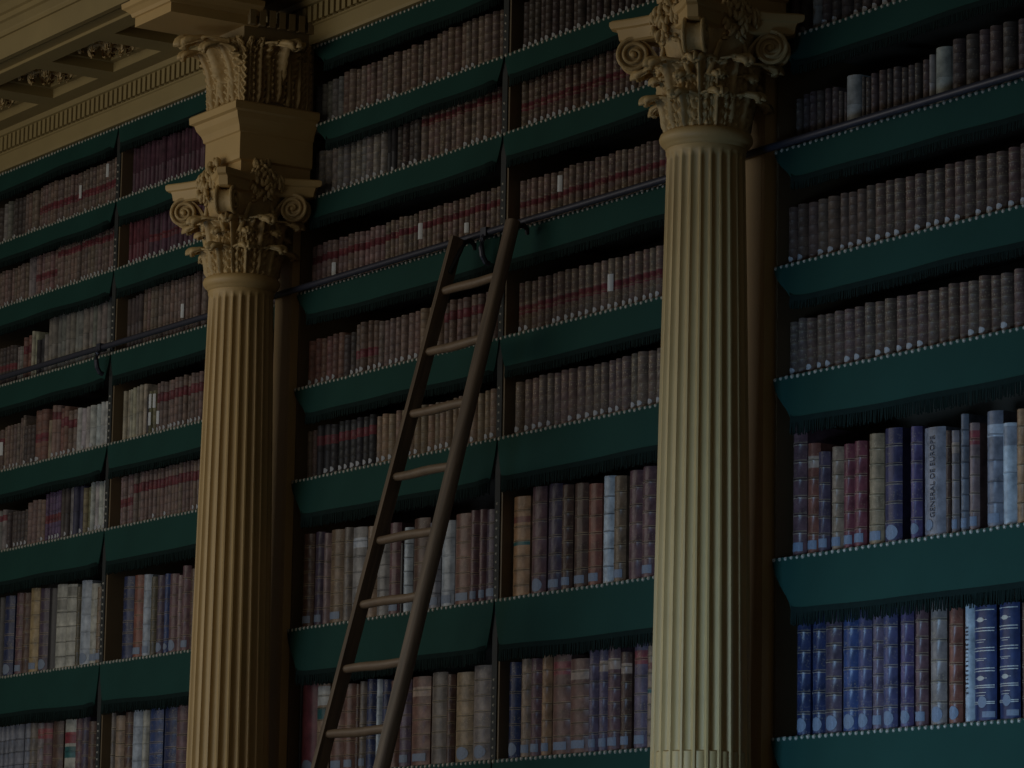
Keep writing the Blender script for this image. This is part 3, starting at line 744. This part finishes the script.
for (hb, s_), lst in FOLIOS.items():
    sh = int(s_[1])
    lst = [t for t in lst if hb != 'MA' or t[1] > -CX + .083 + .022]
    for i, (x0, x1, h, c, fl) in enumerate(lst):
        rank = len(lst) - i if hb == 'LA' else i + 1
        nxt = lst[i + 1][0] if i + 1 < len(lst) else x1 + .02
        folio(hb, sh, i, x0, min(x1 + .35 * (nxt - x1), x1 + .012), h, c, fl, short(hb, rank))

# ---- small books, row by row: (half, shelf) -> list of (x0, w, h, tint, segs, orn, sticker)
def jit(c, a=.2):
    k = U(1 - a, 1 + a); return tuple(max(.008, x * k * U(.93, 1.07)) for x in c)
D = dict(gb=(.168, .117, .096), br=(.135, .088, .068), rb=(.17, .085, .065), pu=(.085, .035, .052), mar=(.12, .030, .042), dk=(.07, .052, .046), gr=(.19, .175, .16), cr=(.34, .30, .22),
         wh=(.40, .40, .38), tan=(.235, .165, .11), blk=(.03, .028, .03), teal=(.03, .14, .15), pk=(.20, .13, .115), vi=(.10, .06, .12), nv=(.045, .045, .085), ol=(.17, .15, .085))
#  each run: (number of books or 0 for "to the end", tint key, height, width, red label (v0,v1) or None, ornament, sticker chance)
RL = (.62, .80); RH = (.74, .88); RM = (.40, .56)
ROWS = {
 ('LA', 1): [(3, 'dk', .20, .05, None, .1, .4), (2, 'gr', .21, .05, None, .1, .3), (4, 'dk', .21, .042, None, .1, .4), (4, 'gb', .215, .04, None, .2, .6), (0, 'gb', .225, .036, RM, .25, .3)],
 ('LB', 1): [(0, 'pu', .235, .040, None, .02, .95)],
 ('LA', 2): [(14, 'gb', .195, .034, None, .15, .5), (2, 'gr', .22, .045, None, .05, .3), (7, 'pk', .215, .036, RM, .1, .5), (0, 'gb', .225, .038, RH, .2, .8)],
 ('LB', 2): [(6, 'mar', .215, .036, None, .03, 1.), (0, 'pu', .215, .044, RM, .05, .9)],
 ('LA', 3): [(5, 'gb', .175, .036, None, .1, .3), (5, 'dk', .20, .040, RM, .1, .2), (3, 'gr', .18, .03, None, .1, .2), (2, 'rb', .22, .05, RL, .1, .2), (2, 'cr', .235, .036, None, 0, .1), (2, 'blk', .19, .045, None, 0, .1), (1, 'gr', .20, .04, None, 0, 0), (0, 'gr', .285, .05, None, .05, 0)],
 ('LB', 3): [(4, 'dk', .25, .040, None, .05, 0), (0, 'gb', .27, .038, None, .12, 0)],
 ('LA', 4): [(1, 'cr', .215, .045, None, 0, .2), (2, 'rb', .21, .036, None, .1, .3), (4, 'br', .215, .042, RL, .25, .3), (5, 'gb', .225, .036, None, .25, .5), (2, 'gb', .255, .030, None, .1, .3), (3, 'dk', .20, .042, None, .2, .8), (2, 'rb', .255, .075, RM, .1, .6), (1, 'tan', .20, .04, None, 0, .5), (2, 'pk', .26, .05, RH, .05, .6), (2, 'rb', .24, .05, RL, .1, .8), (2, 'gb', .215, .05, RL, .15, .9), (0, 'wh', .215, .055, None, 0, .3)],
 ('LB', 4): [(7, 'cr', .245, .034, None, .05, 0), (1, 'blk', .19, .03, None, 0, 0), (2, 'ol', .21, .035, None, .2, .3), (0, 'gb', .235, .040, RL, .1, 1.)],
 ('LA', 5): [(2, 'gr', .205, .04, None, .1, .1), (3, 'pk', .21, .055, RH, .1, .6), (2, 'gr', .205, .05, RH, .05, .3), (6, 'dk', .185, .04, None, .15, .9), (4, 'gb', .215, .045, None, .15, .7), (5, 'vi', .24, .036, RM, .1, .8), (2, 'dk', .24, .045, None, .05, .6), (2, 'gr', .245, .030, None, .05, .2), (2, 'nv', .235, .05, None, 0, .5), (2, 'ol', .225, .04, None, .1, .4), (0, 'wh', .24, .045, None, 0, .5)],
 ('LB', 5): [(2, 'pk', .235, .036, RM, .1, .1), (2, 'pk', .235, .036, RM, .1, 0), (0, 'gb', .235, .036, RL, .15, .15)],
 ('MA', 1): [(5, 'gr', .19, .050, None, .2, .4), (16, 'gb', .20, .048, None, .35, .6), (0, 'gb', .215, .050, None, .35, .6)],
 ('MB', 1): [(0, 'dk', .20, .045, None, .15, .95)],
 ('MA', 2): [(12, 'gr', .205, .052, None, .45, .9), (2, 'blk', .20, .045, None, 0, .3), (4, 'dk', .20, .05, None, .3, .9), (0, 'gb', .215, .050, RH, .5, .8)],
 ('MB', 2): [(0, 'br', .20, .046, RM, .45, .7)],
 ('MA', 3): [(14, 'pk', .20, .045, (.60, .76), .15, .1), (0, 'gb', .205, .040, (.62, .76), .4, .1)],
 ('MB', 3): [(0, 'gb', .195, .043, (.44, .58), .5, .2)],
 ('MA', 4): [(6, 'rb', .205, .052, None, .25, .7), (2, 'dk', .19, .05, None, .15, .8), (4, 'br', .22, .052, (.34, .50), .2, .9), (7, 'gb', .205, .050, None, .3, .8), (3, 'tan', .21, .06, None, .1, .5), (0, 'br', .21, .055, RL, .2, .6)],
 ('MB', 4): [(9, 'br', .205, .050, RM, .45, .4), (0, 'gb', .205, .048, (.42, .58), .5, .95)],
 ('MA', 5): [(2, 'br', .21, .050, None, .1, .3), (2, 'blk', .22, .060, RL, .05, .3), (7, 'blk', .215, .055, RL, .15, .9), (0, 'tan', .205, .050, None, .35, .9)],
 ('MB', 5): [(0, 'gb', .212, .054, None, .75, .85)],
 ('RA', 1): [(2, 'dk', .22, .06, None, .1, .6), (1, 'wh', .25, .06, None, 0, 0), (0, 'dk', .22, .058, None, .2, .7)],
 ('RA', 2): [(2, 'dk', .20, .06, None, .1, .6), (1, 'gr', .21, .06, None, 0, 0), (0, 'dk', .21, .056, None, .2, .7)],
 ('RA', 4): [(9, 'br', .225, .056, None, .2, .6), (0, 'br', .225, .056, None, .45, .95)],
 ('RA', 5): [(0, 'br', .212, .056, None, .42, .62)],
}
KEYW = dict(gb='grey-brown', br='brown', rb='reddish brown', pu='dark plum', mar='maroon', dk='dark brown', gr='grey', cr='cream', wh='off-white', tan='tan', blk='black', teal='teal', pk='pinkish brown', vi='violet', nv='navy', ol='olive')
RA3 = [(1.898, 1.934, 0.194, 'd'), (1.939, 1.977, 0.204, 'd'), (1.984, 2.024, 0.204, 'd'), (2.027, 2.067, 0.199, 'd'), (2.07, 2.105, 0.2, 'd'), (2.109, 2.147, 0.197, 'd'), (2.15, 2.176, 0.176, 'd'), (2.179, 2.2, 0.167, 'd'), (2.207, 2.286, 0.215, 'v'), (2.291, 2.31, 0.202, 'd'), (2.314, 2.342, 0.193, 'd'), (2.345, 2.38, 0.201, 'd'), (2.382, 2.424, 0.205, 'd'), (2.43, 2.459, 0.202, 'd'), (2.463, 2.508, 0.2, 'd'), (2.511, 2.546, 0.189, 'd'), (2.55, 2.59, 0.189, 'd'), (2.593, 2.626, 0.188, 'd'), (2.63, 2.668, 0.193, 'd'), (2.672, 2.704, 0.202, 'v'), (2.709, 2.789, 0.215, 'v'), (2.797, 2.861, 0.228, 't'), (2.87, 2.934, 0.23, 't'), (2.938, 2.997, 0.233, 't'), (3.003, 3.062, 0.232, 't'), (3.072, 3.134, 0.23, 't'), (3.144, 3.202, 0.227, 't')]
END = {'LA': -PITCH - .027, 'LB': -CX - .10, 'MA': -.027, 'MB': CX - .10, 'RA': 3.30}
BEG = {'LA': -5.13, 'LB': -PITCH + .032, 'MA': -CX + .086, 'MB': .034, 'RA': CX + .10}
def row_books(hb, sh):
    out = []
    if (hb, sh) == ('RA', 3):
        for x0, x1, h, q in RA3:
            key = {'d': 'dk', 'v': 'wh', 't': 'dk'}[q]
            x0 = max(x0, CX + .100); out.append((x0, x1 - x0, h, jit(mul(D[key], .6 if q == 'v' else 1.15), .12), None, .28 if q != 'v' else .0, False, key))
        return out
    x = BEG[hb]; lim = END[hb]
    for n, key, h, w, red, orn, st in ROWS[(hb, sh)]:
        k = 0; hrun = h * (1.0 if hb == 'RA' else 1.07)
        while (n == 0 or k < n):
            ww = w * U(.86, 1.14)
            if x + ww > lim: break
            out.append((x, ww, hrun * U(.975, 1.02), jit(mul(D[key], .84), .13), red, orn, R() < st, key)); x += ww; k += 1
            if n == 0 and R() < .03: x += .012
    return out
def small_geo(b, w, h, tint, red, orn, st, X=None):
    bands = [.14, .30, .46, .62, .78, .92] if orn > .06 else [.5]; segs = []
    if red: segs.append((red[0], red[1], jit((.115, .022, .028), .15)))
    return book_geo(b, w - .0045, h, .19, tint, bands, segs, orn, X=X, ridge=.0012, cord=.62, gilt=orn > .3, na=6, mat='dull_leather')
def small(hb, sh, rank, rec):
    x0, w, h, tint, red, orn, st, key = rec
    b = MB(); bulge = small_geo(b, w, h, tint, red, orn, st)
    root = b.build('book', attrs=True); smooth_angle(root, 40)
    root.location = place(x0 + w / 2, rz(hb, sh) + .0015, .038); root.rotation_euler = (0, U(-.004, .004), 0)
    for z0, z1 in slips_for(hb, sh, rec): patch(w - .0045, h, bulge, -.8, .8, z0, z1, 'slip', .003).build('paper_slip', root)
    if st: disc(w - .0045, bulge, 0, .028, .58, .0115, 'paper_white', off=.0022).build('shelf_mark', root)
    finish(root, '%s%s book%s, %s on %s, %s' % ('' if red else 'small ', KEYW[key], ' with reddish label band' if red else ' with round sticker' if st else '', short(hb, rank), SHELF_S[sh], PLACE_S[hb]))
SLIPS = [('MA', 3, -0.762, 0.099, 0.169), ('MA', 3, -0.358, 0.065, 0.108), ('MA', 3, -1.446, 0.051, 0.11), ('MB', 3, 0.309, 0.12, 0.187), ('MB', 4, 0.7, 0.088, 0.157), ('LA', 1, -3.774, 0.163, 0.231), ('LA', 1, -4.049, 0.102, 0.17), ('LB', 3, -2.923, 0.087, 0.155), ('LB', 4, -3.214, 0.139, 0.208), ('LB', 4, -3.162, 0.137, 0.206), ('LB', 4, -3.208, 0.055, 0.119), ('LB', 4, -3.156, 0.054, 0.118), ('LA', 4, -4.865, 0.095, 0.164)]
stuff = MB(); rest = 0
def slips_for(hb, sh, rec): return [(a, min(b_, rec[2] - .004)) for H, S, x, a, b_ in SLIPS if H == hb and S == sh and rec[0] <= x < rec[0] + rec[1]]
def heap(sh, rec, hb):
    global rest
    x0, w, h, tint, red, orn, st, key = rec
    X = Matrix.Translation((x0 + w / 2, YF - .038 + U(-.004, .006), rz(hb, sh) + .0015)) @ Matrix.Rotation(U(-.012, .012), 4, 'Y')
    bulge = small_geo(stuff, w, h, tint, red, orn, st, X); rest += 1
    if st:
        p = disc(w - .0045, bulge, 0, .028, .58, .0115, off=.0022); stuff.add(p.v, p.f, 'paper_white', X=X)
    for z0, z1 in slips_for(hb, sh, rec):
        p = patch(w - .0045, h, bulge, -.8, .8, z0, z1, 'slip', .003); stuff.add(p.v, p.f, 'slip', X=X)
for hb, sh in (('RA', 3), ('RA', 4), ('RA', 5), ('MB', 5), ('MA', 5), ('MB', 4)):
    for i, rec in enumerate(row_books(hb, sh)):
        if n_books < 300: small(hb, sh, i + 1, rec)
        else: heap(sh, rec, hb)
for hb, sh in sorted(ROWS):
    if (hb, sh) in (('RA', 4), ('RA', 5), ('MB', 5), ('MA', 5), ('MB', 4)): continue
    for rec in row_books(hb, sh): heap(sh, rec, hb)
so = stuff.build('upper_shelf_books', attrs=True); smooth_angle(so, 40)
tag(so, 'rows of small leather books filling the higher and farther shelves', 'books', kind='stuff')
print('BOOKS', n_books, rest)

# ---------------------------------------------------------------- light
def area(name, loc, target, sx, sy, power, col):
    L = bpy.data.lights.new(name, 'AREA'); L.shape = 'RECTANGLE'; L.size = sx; L.size_y = sy; L.energy = power; L.color = col
    o = bpy.data.objects.new(name, L); COL.objects.link(o); o.location = loc
    o.rotation_euler = (Vector(target) - Vector(loc)).to_track_quat('-Z', 'Y').to_euler(); return o
area('window_light', (-2.7, -6.6, 4.4), (-.9, 0, 3.5), 8.0, 2.6, 112, (1., .93, .80))
a_ = area('cool_window_light', (2.9, -5.0, 1.6), (2.7, 0, 2.5), 1.5, 1.0, 17, (.38, .64, 1.)); a_.data.spread = math.radians(58)
a_ = area('far_cool_window_light', (-2.6, -5.6, 1.6), (-2.6, 0, 2.6), 3.0, .9, 9, (.50, .70, 1.)); a_.data.spread = math.radians(80)
w = bpy.data.worlds.new('dim_room_air'); scene.world = w; w.use_nodes = True
w.node_tree.nodes['Background'].inputs[0].default_value = (1., .95, .86, 1); w.node_tree.nodes['Background'].inputs[1].default_value = .038

# ---------------------------------------------------------------- camera
cam = bpy.data.cameras.new('camera'); co = bpy.data.objects.new('camera', cam); COL.objects.link(co)
cam.sensor_width = 36; cam.lens = 3694.286 * 36 / 1024; cam.clip_end = 200
yaw, pit, roll = .999055553, .162730898, .017690257
f = Vector((-math.sin(yaw) * math.cos(pit), math.cos(yaw) * math.cos(pit), math.sin(pit)))
r = Vector((math.cos(yaw), math.sin(yaw), 0)); u = r.cross(f)
c, s = math.cos(roll), math.sin(roll)
r2 = r * c + u * s; u2 = u * c - r * s
co.matrix_world = Matrix(((r2.x, u2.x, -f.x, 12.511), (r2.y, u2.y, -f.y, -8.), (r2.z, u2.z, -f.z, 1.6), (0, 0, 0, 1)))
scene.camera = co
vs_ = scene.view_settings; vs_.view_transform = 'Standard'; vs_.look = 'None'; vs_.gamma = 1; vs_.exposure = 0.; vs_.use_curve_mapping = False
